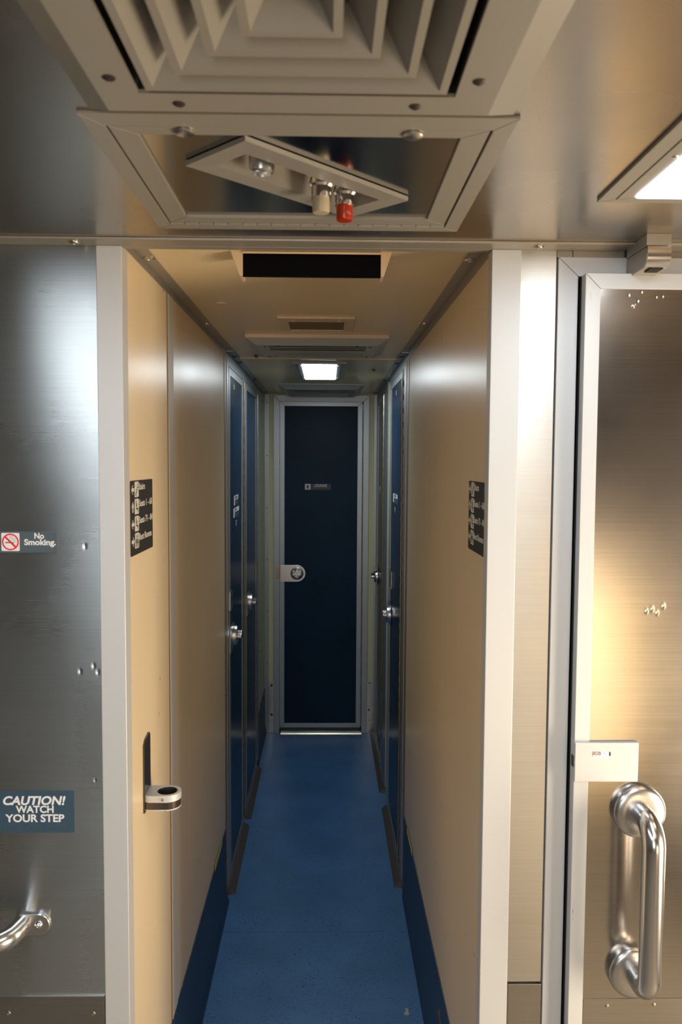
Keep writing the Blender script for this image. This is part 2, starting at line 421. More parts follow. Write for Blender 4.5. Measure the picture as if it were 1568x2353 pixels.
# walls
wl = thing('wall_left', (WL, 1.44, 0), 'cream laminate corridor wall on the left', kind='structure')
T = .04
p = obj('panel', B(WL - T, WL, 1.44, 1.8484, 0, ZC), 'cream', wl)
obj('panel', B(WL - T, WL, 1.9225, 2.8589, 0, ZC), 'cream', wl)
obj('panel', B(WL - T, WL, 4.185, YE, 0, ZC), 'cream_far', wl)
obj('panel', B(WL - T - .03, WL - .03, 2.85, 4.19, 0, ZC), 'alu_dark', wl)
obj('joint_strip', B(WL - T, WL + .0015, 1.8690, 1.9215, 0.0, 1.9755), 'alu', wl, bev=.0006)
obj('joint_edge', B(WL - T, WL + .0006, 1.8484, 1.8686, 0.0, 1.9755), 'alu_brown', wl)
obj('joint_bead', B(WL, WL + .0022, 1.8600, 1.8640, 0.0, 1.9755), 'cream_metal', wl)
wr = thing('wall_right', (WR, 1.44, 0), 'cream laminate corridor wall on the right', kind='structure')
obj('panel', B(WR, WR + T, 1.44, 2.886, 0, ZC), 'cream', wr)
obj('panel', B(WR, WR + T, 3.660, 3.822, 0, ZC), 'cream_far', wr)
obj('panel', B(WR + .03, WR + T + .03, 2.88, YE, 0, ZC), 'alu_dark', wr)

we = thing('wall_end', (0, YE, 0), 'end wall of the corridor round the lounge door', kind='structure')
obj('panel', B(WL - .04, -.309, YE, YE + .04, 0, ZC), 'cream_far', we)
obj('panel', B(.2415, WR + .04, YE, YE + .04, 0, ZC), 'cream_far', we)
obj('panel', B(-.309, .2415, YE, YE + .04, 1.978, ZC), 'cream_far', we)
obj('panel', B(-.40, .33, YE + .041, YE + .06, 0, ZC), 'black', we)
obj('kick_plate', B(-.3355, -.3095, YE - .002, YE, 0.002, .305), 'patch', we, label='scratched steel kick patch')
obj('kick_plate', B(.2425, .2725, YE - .002, YE, 0.002, .305), 'patch', we, label='scratched steel kick patch')
for (x, z, r) in ((-.3205, .282, .007), (-.3205, .108, .0085), (.256, .298, .005), (.254, .137, .006), (.256, .075, .003)):
    obj('screw', screw_bm(bm_new(), (x, YE - .002, z), (0, -1, 0), r, .002), 'screw_dark', we, smooth=True)

# front wall of the vestibule (faces the camera)
wfl = thing('wall_front_left', (-.9, YF, 0), 'brushed steel wall panel left of the corridor opening', kind='structure')
obj('panel', B(VX0, -.4030, YF + .003, YF + .03, .6172, ZV), 'steel_left', wfl)
obj('kick_plate', B(VX0, -.4040, YF + .0005, YF + .03, 0, .6155), 'steel_kick', wfl, bev=.0008, label='darker steel kick plate')
obj('edge_strip', B(VX0, -.4035, YF - .0005, YF + .01, .6135, .6185), 'steel_kick', wfl, bev=.0006)
for (x, z) in ((-.425, .5845), (-.5798, .5863)):
    obj('screw', screw_bm(bm_new(), (x, YF + .0005, z), (0, -1, 0), .0042, .0022), 'screw', wfl, smooth=True)
wfr = thing('wall_front_right', (.37, YF, 0), 'brushed steel wall strip between the corridor post and the steel door', kind='structure')
obj('panel', B(.3380, .4005, YF + .003, YF + .03, .640, ZV), 'steel_right', wfr)
obj('kick_plate', B(.3395, .4010, YF, YF + .03, 0, .6365), 'steel_kick', wfr, bev=.0008, label='darker steel kick plate')
obj('header_panel', B(.4015, .4285, YF + .003, YF + .03, 1.9590, ZV), 'steel_kick', wfr)
obj('header_panel', B(.4300, VX1, YF + .003, YF + .03, 1.9590, ZV), 'steel_kick', wfr)
obj('panel', B(1.075, VX1, YF + .003, YF + .03, 0, 1.9585), 'steel_right', wfr)

# side and rear walls of the vestibule, behind and beside the camera
wb = obj('wall_back', B(VX0, VX1, VY0 - .05, VY0, 0, ZV), mat('dim_rear_wall', (0.15, 0.15, 0.15), 0.5), kind='structure', label='plain rear wall of the vestibule')
sw = obj('wall_side_left', B(VX0 - .05, VX0, VY0, YF + .03, 0, ZV), mat('dark_outer_wall', (0.04, 0.04, 0.04), 0.5), kind='structure', label='outer wall of the vestibule beyond the left edge')
rb = bm_new(); box(rb, VX1, VX1 + .05, VY0, YF + .03, 0, .45); box(rb, VX1, VX1 + .05, VY0, YF + .03, 1.45, ZV)
box(rb, VX1, VX1 + .05, VY0, .40, .45, 1.45); box(rb, VX1, VX1 + .05, 1.00, YF + .03, .45, 1.45)
obj('wall_side_right', rb, mat('brown_outer_wall', (0.50, 0.43, 0.37), 0.5), kind='structure', label='outer wall of the vestibule with its door window opening')

# posts: angle profiles at both corners of the opening
def post(n, x0, x1, wallx, side, lab):
    bm = bm_new()
    if side < 0: prism(bm, [(x0, YF), (x1, YF), (x1, YF + .040), (x1 - .0028, YF + .040), (x1 - .0028, YF + .003), (x0, YF + .003)], 'z', 0.0, ZV - .004)
    else: prism(bm, [(x1, YF), (x0, YF), (x0, YF + .034), (x0 + .0028, YF + .034), (x0 + .0028, YF + .003), (x1, YF + .003)], 'z', 0.0, ZV - .004)
    return obj('trim_%d' % n, bm, 'alu', bev=.0012, kind='structure', label=lab, seg=3)
post(1, -.4025, -.3580, WL, -1, 'pale aluminium corner post left of the corridor opening')
post(2, .2868, .3378, WR, 1, 'pale aluminium corner post right of the corridor opening')

# ceiling strip along the front wall
t3 = obj('trim_3', B(VX0, VX1, 1.398, YF + .002, ZV - .004, ZV), 'alu_warm', kind='structure', bev=.0008, label='aluminium strip along the top of the vestibule front wall')
obj('opening_strip', B(WL + .004, WR - .004, YF + .0021, 1.458, ZV - .0045, ZV - .0022), 'alu_warm', t3)
for x in (-.4322, .3628):
    obj('screw', screw_bm(bm_new(), (x, 1.416, ZV - .004), (0, 0, -1), .0085, .004), 'screw', t3, smooth=True)

# corridor ceiling angles
def cangle(n, wall, s, leg_w, leg_h, screws, lab):
    bm = prism(bm_new(), [(wall, ZC), (wall, ZC - leg_h), (wall + s * .002, ZC - leg_h), (wall + s * .003, ZC - .003), (wall + s * leg_w, ZC - .0025), (wall + s * leg_w, ZC)], 'y', 1.459, 2.895)
    t = obj('trim_%d' % n, bm, 'alu_warm', kind='structure', label=lab)
    bm = prism(bm_new(), [(wall, ZC - .003), (wall, ZC - leg_h - .002), (wall + s * .002, ZC - leg_h - .002), (wall + s * .003, ZC - .006), (wall + s * leg_w, ZC - .0055), (wall + s * leg_w, ZC - .003)], 'y', 2.897, YE)
    obj('angle', bm, 'alu_dark', t)
    for i, y in enumerate(screws):
        z = ZC - .0028 if y < 2.9 else ZC - .0057
        obj('screw', screw_bm(bm_new(), (wall + s * .019, y, z), (0, 0, -1), .0115 if i == 0 else .009, .004), 'screw' if i < 2 else 'screw_dark', t, smooth=True)
cangle(4, WL, 1, .0285, .0150, (1.5885, 2.3305, 3.0244, 3.208, 3.8634, 4.55), 'grey ceiling angle above the left corridor wall')
cangle(5, WR, -1, .0275, .0215, (1.5798, 2.2984, 2.9984, 3.1962, 3.86, 4.55), 'grey ceiling angle above the right corridor wall')
# end wall corner angles
for n, x0, x1, lab in ((6, -.3610, -.3360, 'grey riveted corner angle left of the lounge door'), (7, .2728, .2985, 'grey corner angle right of the lounge door')):
    t = obj('trim_%d' % n, B(x0, x1, YE - .003, YE - .0002, 0, ZC2 - .006), 'alu_dark', kind='structure', label=lab)
    if n == 6:
        for k in range(7):
            obj('rivet', screw_bm(bm_new(), (-.3455, YE - .003, 1.935 - .303 * k), (0, -1, 0), .0036, .0015), 'screw_dark', t, smooth=True)

# baseboards
def base(n, wall, s, toe, top, y0, y1, m, ys, lab, tape=None):
    pts = [(wall, 0), (wall + s * toe, 0), (wall + s * toe, .006), (wall + s * (toe * .45 + .002), .022), (wall + s * .0035, .05), (wall + s * .003, top), (wall, top)]
    t = obj(n, prism(bm_new(), pts, 'y', y0, y1), m, kind='structure', label=lab, smooth=True)
    for y in ys:
        obj('screw', screw_bm(bm_new(), (wall + s * .003, y, top - .010), (s, 0, 0), .0065, .002), 'screw_dark', t, smooth=True)
    if tape:
        y0, y1 = tape
        obj('glow_tape', prism(bm_new(), [(y0, top - .004), (y1, top - .004), (y1, top + .011), (y0 + .01, top + .016)], 'x', wall + s * .0031, wall + s * .0041), 'tape', t, label='pale yellow green tape strip')
    return t
bl = base('baseboard_left', WL, 1, .0147, .272, 1.441, 2.8585, 'base_blue', (2.80, 2.565, 2.30, 2.10, 2.01, 1.895), 'dark blue coved baseboard along the left wall', (2.57, 2.745))
br = base('baseboard_right', WR, -1, .0065, .306, 1.441, 2.8855, 'base_blue', (2.87, 2.665, 2.46, 2.22, 1.985), 'dark blue coved baseboard along the right wall', (2.60, 2.77))
obj('scuff', prism(bm_new(), [(1.925, .245), (1.935, .243), (1.945, .228), (1.962, .222), (1.975, .216), (1.962, .209), (1.950, .207), (1.940, .213), (1.930, .207), (1.918, .203), (1.916, .216), (1.924, .226)], 'x', WR - .0042, WR - .0031), 'chip2', br, label='grey brown worn spot')
b3 = base('baseboard_far', WL, 1, .012, .265, 4.186, YE - .001, 'base_grey', (4.25, 4.40, 4.55), 'scuffed dark baseboard beside the lounge door', (4.22, 4.34))
for y, y1 in ((2.862, 3.345), (3.492, 4.03)):
    pass

# ------------------------------------------------------------------ doors
def lockset(parent, F, flip=1):
    """plate with a domed dish and a turn grip. local x runs from the leaf edge inwards, y up, z out of the leaf"""
    def put(bm): bmesh.ops.transform(bm, matrix=F, verts=bm.verts); return bm
    pts = [(0, -.049)] + [(.097 + .049 * math.cos(a), .049 * math.sin(a)) for a in [(-PI / 2) + PI * i / 14 for i in range(15)]] + [(0, .049)]
    pl = obj('lock_plate', put(prism(bm_new(), pts, 'z', 0, .003)), 'flange', parent, bev=.0008, label='satin steel lock plate')
    bm = lathe(bm_new(), [(.038, .003), (.038, .009), (.0350, .0170), (.030, .0185), (.024, .0100), (.012, .0065), (0, .0065)], (.097, 0, 0), (0, 0, 1), 32)
    obj('rosette', put(bm), 'flange', pl, smooth=True)
    bm = bm_new()
    g = [(.063, -.008), (.080, -.011), (.097, -.012), (.114, -.011), (.131, -.008), (.133, 0), (.131, .006), (.114, .010), (.106, .018), (.097, .020), (.088, .018), (.080, .010), (.063, .006), (.061, 0)]
    prism(bm, [(.097 + (x - .097) * .78, y) for x, y in g], 'z', .008, .036)
    obj('turn_grip', put(bm), 'bar_steel', pl, smooth=True, bev=.0025, seg=3)
    return pl
def hinge(parent, p0, z0, z1, axis='x', r=.004, n=None, m='brass', leafdir=None, pitch=.0254):
    bm = bm_new(); n = int((z1 - z0) / pitch)
    for k in range(n):
        a = z0 + k * pitch
        rr = r if k % 2 == 0 else r * .72
        lathe(bm, [(0, 0), (rr, 0), (rr, pitch * .95), (0, pitch * .95)], (p0[0], p0[1], a), (0, 0, 1), 8)
    box(bm, p0[0] - .0015, p0[0] + .0015, p0[1] - .0015, p0[1] + .0015, z0, z1)
    return obj('piano_hinge', bm, m, parent, smooth=True)

# door 1: lounge door in the end wall
d1 = thing('door_1', (-.035, YE, 0), 'navy lounge door at the far end of the corridor', kind='structure')
obj('door_frame', frame(bm_new(), 'y', -.3085, .2415, 0.0, 1.978, .0345, .0325, 0, .036, YE - .012, YE + .03), 'alu_dark', d1, bev=.0008)
obj('gap', B(-.275, .210, YE + .0301, YE + .038, 0, 1.945), 'black', d1)
lf = obj('leaf', B(-.2455, .1762, YE - .008, YE + .02, .060, 1.9165), 'door_far', d1, label='dark navy door leaf')
obj('leaf_border', frame(bm_new(), 'y', -.2730, .2030, .034, 1.9415, .0275, .0268, .026, .025, YE - .0115, YE + .018), 'alu_dark', lf, bev=.0006)
hinge(d1, (.2062, YE - .009), .04, 1.93, m='alu_dark', r=.003, pitch=.06)
obj('sweep', B(-.2725, .2025, YE - .006, YE + .01, .019, .033), 'base_blue', d1, label='blue strip under the leaf')
obj('threshold', prism(bm_new(), [(YE + .02, 0), (YE - .035, 0), (YE - .030, .008), (YE - .012, .017), (YE + .02, .018)], 'x', -.2655, .2085), 'brass_bright', d1, smooth=True, label='bright metal threshold')
lockset(d1, fr((-.2690, YE - .0115, .948), (1, 0, 0), (0, 0, 1)))
obj('strike', B(-.2915, -.2735, YE - .0155, YE - .012, .915, .981), 'brass', d1, bev=.001, label='dull brass strike plate')
obj('peg', screw_bm(bm_new(), (-.014, YE - .008, 1.907), (0, -1, 0), .006, .004), 'screw_dark', lf, smooth=True)

# corridor side doors
def side_door(n, wall, s, y0, y1, f0, f1, top, m, near_lock, lab, lock_z=.938, plate_z=None, ph=None, fm='alu_dark', bw0=.038, bw1=.038, hy=None, hm='brass', sill=True, edge=None):
    """s is +1 for the left wall (faces +x). leaf from y0 to y1, frame out to f0, f1"""
    d = thing('door_%d' % n, (wall, (y0 + y1) / 2, 0), lab, kind='structure')
    xs = lambda a, b: (min(wall + s * a, wall + s * b), max(wall + s * a, wall + s * b))
    a, b = xs(-.03, .0045)
    obj('door_frame', frame(bm_new(), 'x', f0, f1, 0.03, 1.9755, y0 - f0 - .002, f1 - y1 - .002, 0, 1.9755 - top - .003, a, b), fm, d, bev=.0006)
    a, b = xs(-.029, -.020)
    obj('gap', B(a, b, f0 + .002, f1 - .002, 0.0, 1.97), 'black', d)
    a, b = xs(-.018, .0035)
    leaf = obj('leaf', B(a, b, y0 + bw0, y1 - bw1, .058, top - .028), m, d)
    a, b = xs(-.018, .0060)
    obj('leaf_border', frame(bm_new(), 'x', y0, y1, .032, top, bw0, bw1, .026, .028, a, b), fm, leaf, bev=.0006)
    if hy is not None: hinge(d, (wall + s * .0085, hy), .05, top - .005, m=hm)
    if sill:
        a, b = xs(0, .030)
        pts = [(wall - s * .02, 0), (wall + s * .030, 0), (wall + s * .030, .004), (wall + s * .008, .022), (wall - s * .02, .030)]
        obj('sill', prism(bm_new(), pts, 'y', f0 + .004, f1 - .03), 'sill', d, label='brown metal sill strip')
    if near_lock: F = fr((wall + s * .0062, y0 + .004, lock_z), (0, 1, 0), (0, 0, 1))
    else: F = fr((wall + s * .0062, y1 - .004, lock_z), (0, -1, 0), (0, 0, 1))
    # keep the local z pointing into the corridor
    if F.to_3x3() @ Vector((0, 0, 1)) @ Vector((s, 0, 0)) < 0:
        F = F @ Matrix.Diagonal((1, -1, -1, 1))
    lockset(d, F)
    if plate_z:
        q0, q1, z0, z1 = plate_z
        a, b = xs(.0062, .0092)
        pl = obj('latch_plate', prism(bm_new(), rrect(q0, q1, z0, z1, .004, 3), 'x', a, b), 'flange', d, label='small steel key plate')
        a, b = xs(.0093, .0098)
        obj('keyhole', B(a, b, (q0 + q1) / 2 - .004, (q0 + q1) / 2 + .004, (z0 + z1) / 2, (z0 + z1) / 2 + .014), 'black', pl)
    return d
ld1 = side_door(2, WL, 1, 2.960, 3.450, 2.9116, 3.500, 1.9385, 'door_blue', True, 'nearer navy door on the left side of the corridor', .938, (2.962, 3.035, 1.045, 1.118), hy=3.468)
ld2 = side_door(3, WL, 1, 3.590, 4.120, 3.540, 4.160, 1.9400, 'door_blue', True, 'farther navy door on the left side of the corridor', .956, hy=4.140, bw0=.020, hm='alu_dark')
rd1 = side_door(4, WR, -1, 3.062, 3.656, 2.957, 3.680, 1.9460, 'door_blue', False, 'nearer navy door on the right side of the corridor', .925, (3.500, 3.590, 1.045, 1.120), bw0=.018, hy=3.050)
rd2 = side_door(5, WR, -1, 4.080, 4.570, 3.824, 4.700, 1.9380, 'door_grey', False, 'dark grey door on the right beside the lounge door', .965, hy=4.062, bw0=.030, hm='brass_bright')
for side, x, s, y0, y1 in (('l', WL, 1, 2.8600, 2.9105), ('r', WR, -1, 2.8870, 2.9560), ('l2', WL, 1, 3.501, 3.538), ):
    a, b = sorted((x - s * .03, x + s * .002))
    par = wl if s > 0 else wr
    obj('edge_strip', B(a, b, y0, y1, 0, 1.9745), 'cream_far' if side == 'l2' else 'alu_brown', par, bev=.0006)
# screws on the near door frames
for (y, z) in ((2.90, .30), (2.905, .16)):
    obj('screw', screw_bm(bm_new(), (WL + .002, y - .02, z), (1, 0, 0), .0055, .002), 'screw_dark', wl, smooth=True)

# door 6: steel door of the vestibule, standing proud of its frame
d6 = thing('door_6', (.72, YF, 0), 'brushed steel door with vertical grab handle right of the corridor', kind='structure')
obj('door_frame', frame(bm_new(), 'y', .4030, 1.070, 0.0, 1.9585, .0355, .036, 0, .033, YF - .002, YF + .06), 'alu_white', d6, bev=.0008)
obj('gap', B(.4390, 1.03, YF + .03, YF + .055, 0.0, 1.925), 'black', d6)
obj('gasket', B(.4415, .4445, YF - .003, YF + .028, 0.02, 1.92), 'black', d6)
leaf6 = obj('leaf', B(.4435, 1.030, 1.4115, 1.4345, .02, 1.925), 'steel_door', d6, label='brushed steel leaf with small dents')
obj('leaf_border', frame(bm_new(), 'y', .4433, 1.031, .0195, 1.9255, .0262, .0262, .03, .0264, 1.4095, 1.4325), 'alu_scuff', leaf6, bev=.0006, label='pale scuffed aluminium border')
obj('kick_plate', B(.4712, 1.003, 1.4105, 1.4115, .055, .6265), 'steel_kick', leaf6, label='darker kick plate')
for (x, z) in ((.5149, .6131), (.601, .6151), (.69, .6151), (.78, .6151)):
    obj('screw', screw_bm(bm_new(), (x, 1.4105, z), (0, -1, 0), .0032, .002), 'screw', leaf6, smooth=True)
obj('rivet', screw_bm(bm_new(), (.5284, 1.4115, 1.8705), (0, -1, 0), .0042, .003), 'chrome', leaf6, smooth=True)
# indicator lock box folded round the leaf edge
lb = obj('lock_box', B(.4425, .5560, 1.4030, 1.4300, 1.0335, 1.1046), 'alu_white', d6, bev=.0012, label='pale indicator lock box', seg=3)
WX, WY, WZ = .0063, .0200, -.0070
obj('window', B(.4681 + WX, .4998 + WX, 1.3824 + WY, 1.3832 + WY, 1.0855 + WZ, 1.0955 + WZ), 'white', lb)
obj('red_flag', B(.4685 + WX, .4815 + WX, 1.3819 + WY, 1.3825 + WY, 1.0895 + WZ, 1.0953 + WZ), mat('rust_red_flag', (0.20, 0.035, 0.01), 0.5), lb)
obj('lettering', text_bm('OPEN', .0070, fr((.4688 + WX, 1.3818 + WY, 1.0900 + WZ), (1, 0, 0), (0, 0, 1)), .00005, xs=.62, depth=.00008), 'white', lb)
obj('pin', screw_bm(bm_new(), (.4888 + WX, 1.3824 + WY, 1.0925 + WZ), (0, -1, 0), .0009, .0004, 8), 'black', lb)
obj('slot', B(.4969 + WX, .4996 + WX, 1.3819 + WY, 1.3825 + WY, 1.0880 + WZ, 1.0952 + WZ), 'rubber', lb)
obj('edge_bolt', B(.4415, .4427, 1.410, 1.422, 1.058, 1.078), 'rubber', lb)
# grab handle
gh = thing('grab_handle', (.559, 1.4095, .98), None)
gh.parent = d6; gh.location = Vector((.559, 1.4095, .98)) - ORG['door_6']; gh['label'] = 'vertical polished steel grab handle with round flanges'
for z in (.9797, .6819):
    obj('flange', lathe(bm_new(), [(0, 0), (.0475, 0), (.0475, .010), (.0452, .0155), (.0405, .0185), (.030, .0200), (.019, .0205), (0, .0205)], (.5598, 1.4115, z), (0, -1, 0), 40), 'flange', gh, smooth=True)
R_, pr = .036, .0765
pts = [(.5598, 1.400, .9797)]
yb = 1.4115 - pr
for i in range(11):
    a = PI / 2 * i / 10
    pts.append((.5598, yb + R_ - R_ * math.sin(a), .9797 - R_ + R_ * math.cos(a)))
for k in range(1, 8): pts.append((.5598, yb, .9797 - R_ - (.2978 - 2 * R_) * k / 8))
for i in range(11):
    a = PI / 2 * i / 10
    pts.append((.5598, yb + R_ - R_ * math.cos(a), .6819 + R_ - R_ * math.sin(a)))
pts.append((.5598, 1.400, .6819))
obj('bar', tube(bm_new(), pts, .0195, 28), 'bar_steel', gh, smooth=True)

# door closer arm bracket above the steel door
dc = thing('door_closer', (.53, 1.40, 1.93), 'grey metal bracket with rounded chrome nose above the steel door', 'bracket')
obj('body', prism(bm_new(), [(1.352, 1.9555), (YF - .004, 1.9555), (YF - .004, 1.921), (1.358, 1.9225), (1.347, 1.930), (1.345, 1.942)], 'x', .5225, .5620), 'alu_warm', dc, bev=.0012)
obj('cap', prism(bm_new(), [(1.345, ZV), (YF - .003, ZV), (YF - .003, 1.9562), (1.345, 1.9562)], 'x', .5218, .5628), 'alu_warm', dc, bev=.0008)
nose = prism(bm_new(), [(1.3445, 1.9545), (1.3430, 1.9545), (1.3405, 1.946), (1.3415, 1.936), (1.3455, 1.9285), (1.352, 1.9225), (1.3535, 1.9240), (1.347, 1.930), (1.3445, 1.938)], 'x', .5230, .5615)
obj('nose', nose, 'chrome', dc, smooth=True, label='shiny rounded chrome nose')
obj('slot', B(.532, .553, 1.352, 1.378, 1.9195, 1.9222), 'black', dc)

# ------------------------------------------------------------------ left grab bar
gl = thing('grab_bar', (-.55, YF, .755), 'polished steel grab bar on an oblong plate under the caution sign', 'grab bar')
bm = prism(bm_new(), [(-.556, .7350), (-.521, .7350)] + [(-.521 + .0203 * math.sin(a), .7553 - .0203 * math.cos(a)) for a in [PI * i / 12 for i in range(1, 12)]] + [(-.521, .7756), (-.556, .7756)], 'y', YF - .0035, YF + .003)
obj('plate', bm, 'flange', gl, bev=.0015, label='oblong steel mounting plate', seg=3)
obj('screw', lathe(bm_new(), [(.0075, 0), (.0072, .002), (.005, .005), (.002, .006), (.0018, .0045), (0, .0045)], (-.5205, YF - .0035, .756), (0, -1, 0), 20), 'chrome', gl, smooth=True)
pts = [(-.551, YF, .7555), (-.552, YF - .012, .7555), (-.555, YF - .026, .7553)]
for i in range(1, 9):
    a = PI / 2 * i / 8 * .95
    pts.append((-.5555 - .045 + .045 * math.cos(a), YF - .026 - .042 * math.sin(a), .7553))
pts += [(-.66, 1.368, .755), (-.80, 1.368, .755), (-1.0, 1.368, .755), (-1.20, 1.368, .755)]
for i in range(1, 6):
    a = PI / 2 * i / 5
    pts.append((-1.20 - .045 * math.sin(a), 1.368 + .045 - .045 * math.cos(a), .755))
pts.append((-1.245, YF, .755))
obj('bar', tube(bm_new(), pts, .0175, 24), 'bar_steel', gl, smooth=True)
obj('plate', B(-1.295, -1.230, YF - .0035, YF + .003, .735, .7755), 'flange', gl, bev=.0015)

# ------------------------------------------------------------------ cup holder bracket on the left wall
cu = thing('ring_bracket', (WL, 1.60, .90), 'steel ring bracket with black socket screwed to the left cream wall', 'holder')
obj('back_plate', prism(bm_new(), [(1.576, .9000), (1.632, .9000), (1.632, 1.0440), (1.6235, 1.0500), (1.590, 1.0455), (1.577, 1.036)], 'x', WL, WL + .0035), 'cup_dark', cu, bev=.0006, label='tall thin dark steel back plate')
def dshape(x0, x1, yc, hw, n=14):
    return [(x0, yc - hw), (x1, yc - hw)] + [(x1 + hw * math.sin(a), yc - hw * math.cos(a)) for a in [PI * i / n for i in range(1, n)]] + [(x1, yc + hw), (x0, yc + hw)]
def ringplate(z0, z1, rin, grow=0.0):
    bm = bm_new(); hw = .0275 + grow; cx, cy = -.3185, 1.604; x0 = WL + .0036 - cx; n = 40
    out, inn = [], []
    for k in range(n):
        a = 2 * PI * (k + .5) / n; ca_, sa_ = math.cos(a), math.sin(a)
        t = hw if ca_ >= 0 else min(hw / abs(sa_) if abs(sa_) > 1e-6 else 9, x0 / ca_)
        out.append((cx + t * ca_, cy + t * sa_)); inn.append((cx + rin * ca_, cy + rin * sa_))
    V = [[bm.verts.new((x, y, z)) for (x, y) in L_] for z in (z0, z1) for L_ in (out, inn)]
    o0, i0, o1, i1 = V
    for i in range(n):
        j = (i + 1) % n
        bm.faces.new((o0[i], o0[j], i0[j], i0[i])); bm.faces.new((o1[i], i1[i], i1[j], o1[j]))
        bm.faces.new((o0[i], o1[i], o1[j], o0[j])); bm.faces.new((i0[i], i0[j], i1[j], i1[i]))
    return bm
obj('ring', ringplate(.9220, .9355, .0205), 'alu', cu, smooth=True, label='pale clamp ring')
obj('band', ringplate(.9072, .9220, .0200, -.0015), 'cup_dark', cu, smooth=True, label='dark lower band')
obj('foot', ringplate(.9050, .9072, .0120, -.0005), 'alu', cu, smooth=True)
obj('socket', lathe(bm_new(), [(.0204, .0), (.0204, .027), (.0185, .027), (.0165, .018), (.0165, .002), (0, .002)], (-.3185, 1.604, .9080), (0, 0, 1), 28), 'rubber', cu, smooth=True, label='black rubber socket')
obj('screw', lathe(bm_new(), [(.0036, 0), (.0034, .002), (.002, .0035), (0, .0036)], (-.3235, 1.604 - .0275, .9285), (0, -1, 0), 14), 'chrome', cu, smooth=True)
obj('nub', lathe(bm_new(), [(.0032, 0), (.0032, .003), (.002, .006), (0, .0065)], (-.321, 1.590, .9050), (0, 0, -1), 12), 'cup_dark', cu, smooth=True)

# ------------------------------------------------------------------ ceiling fittings of the vestibule
ad = thing('air_diffuser', (-.0315, .675, ZV), 'large square ceiling air diffuser with nested louvres', 'air vent')
def sqring(bm, cx, cy, h0, z0, h1, z1, th=0.0):
    A = [bm.verts.new((cx + sx * h0, cy + sy * h0, z0)) for sx, sy in ((-1, -1), (1, -1), (1, 1), (-1, 1))]
    Bv = [bm.verts.new((cx + sx * h1, cy + sy * h1, z1)) for sx, sy in ((-1, -1), (1, -1), (1, 1), (-1, 1))]
    for i in range(4): bm.faces.new((A[i], A[(i + 1) % 4], Bv[(i + 1) % 4], Bv[i]))
    return A, Bv
ZD = 1.963
bm = bm_new()
o1 = [(-.2560, .447), (.2000, .447), (.2000, .8990), (-.2560, .8990)]       # at the ceiling
o2 = [(-.2290, .475), (.1670, .475), (.1670, .8735), (-.2290, .8735)]       # flat lower face
i1 = [(DX0, DY0), (DX1, DY0), (DX1, DY1), (DX0, DY1)]
r0 = [bm.verts.new((x, y, ZV)) for x, y in o1]; r1 = [bm.verts.new((x, y, ZD)) for x, y in o2]
r2 = [bm.verts.new((x, y, ZD)) for x, y in i1]; r3 = [bm.verts.new((x, y, ZD + .004)) for x, y in i1]
for a_, b_ in ((r0, r1), (r1, r2), (r2, r3)):
    for i in range(4): bm.faces.new((a_[i], a_[(i + 1) % 4], b_[(i + 1) % 4], b_[i]))
obj('surround', bm, 'paint_grille', ad, label='broad bevelled surround')
obj('throat', B(DX0 - .002, DX1 + .002, DY0 - .002, DY1 + .002, ZV + .045, ZV + .055), 'black', ad)
tb = bm_new(); sqring(tb, -.0315, .6745, .1577, ZD + .004, .1577, ZV + .045); obj('throat_side', tb, 'black', ad)
for k, (h0, h1) in enumerate(((.1475, .1160), (.1135, .0830), (.0775, .0480), (.0430, .0160))):
    bm = bm_new()
    sqring(bm, -.0315, .6745, h0, ZD - .002, h0, ZD + .0035)
    sqring(bm, -.0315, .6745, h0, ZD - .002, h0 - .008, ZD - .0022)
    sqring(bm, -.0315, .6745, h0 - .008, ZD - .0022, h1, ZD + .030)
    sqring(bm, -.0315, .6745, h0, ZD + .0035, h1, ZD + .0335)
    obj('louvre', bm, 'paint_grille', ad)
bm = bm_new(); A, Bv = sqring(bm, -.0315, .6745, .0155, ZD + .020, .003, ZD + .032); bm.faces.new(Bv)
obj('centre', bm, 'paint_grille', ad)
for (x, y) in ((-.1526, .8540), (.0886, .8530), (-.2093, .7995), (.1437, .7970)):
    obj('screw', lathe(bm_new(), [(.0062, 0), (.0062, .001), (.003, .003), (0, .003)], (x, y, ZD), (0, 0, -1), 14), 'screw_dark', ad, smooth=True)

hp = thing('access_hatch', (-.03, 1.12, ZV), 'hinged steel ceiling hatch between the air diffuser and the corridor', 'hatch')
obj('outer_frame', frame(bm_new(), 'z', -.2717, .2080, .9010, 1.3345, .0218, .0228, .0325, .0200, ZV - .0035, ZV), 'paint_grille', hp, bev=.0006)
obj('inner_frame', frame(bm_new(), 'z', -.2468, .1822, .9350, 1.3000, .0290, .0300, .0225, .0270, ZV - .0030, ZV + .006), 'paint_grille', hp, bev=.0006)
hb = bm_new(); n_ = 19
for k in range(n_):
    a0 = -.2485 + k * .4325 / n_
    tb_ = tube(hb, [(a0 + .0006, 1.3075, ZV - .0015), (a0 + .4325 / n_ - .0006, 1.3075, ZV - .0015)], .0034 if k % 2 else .0028, 8)
obj('piano_hinge', hb, 'paint_grille', hp, smooth=True)
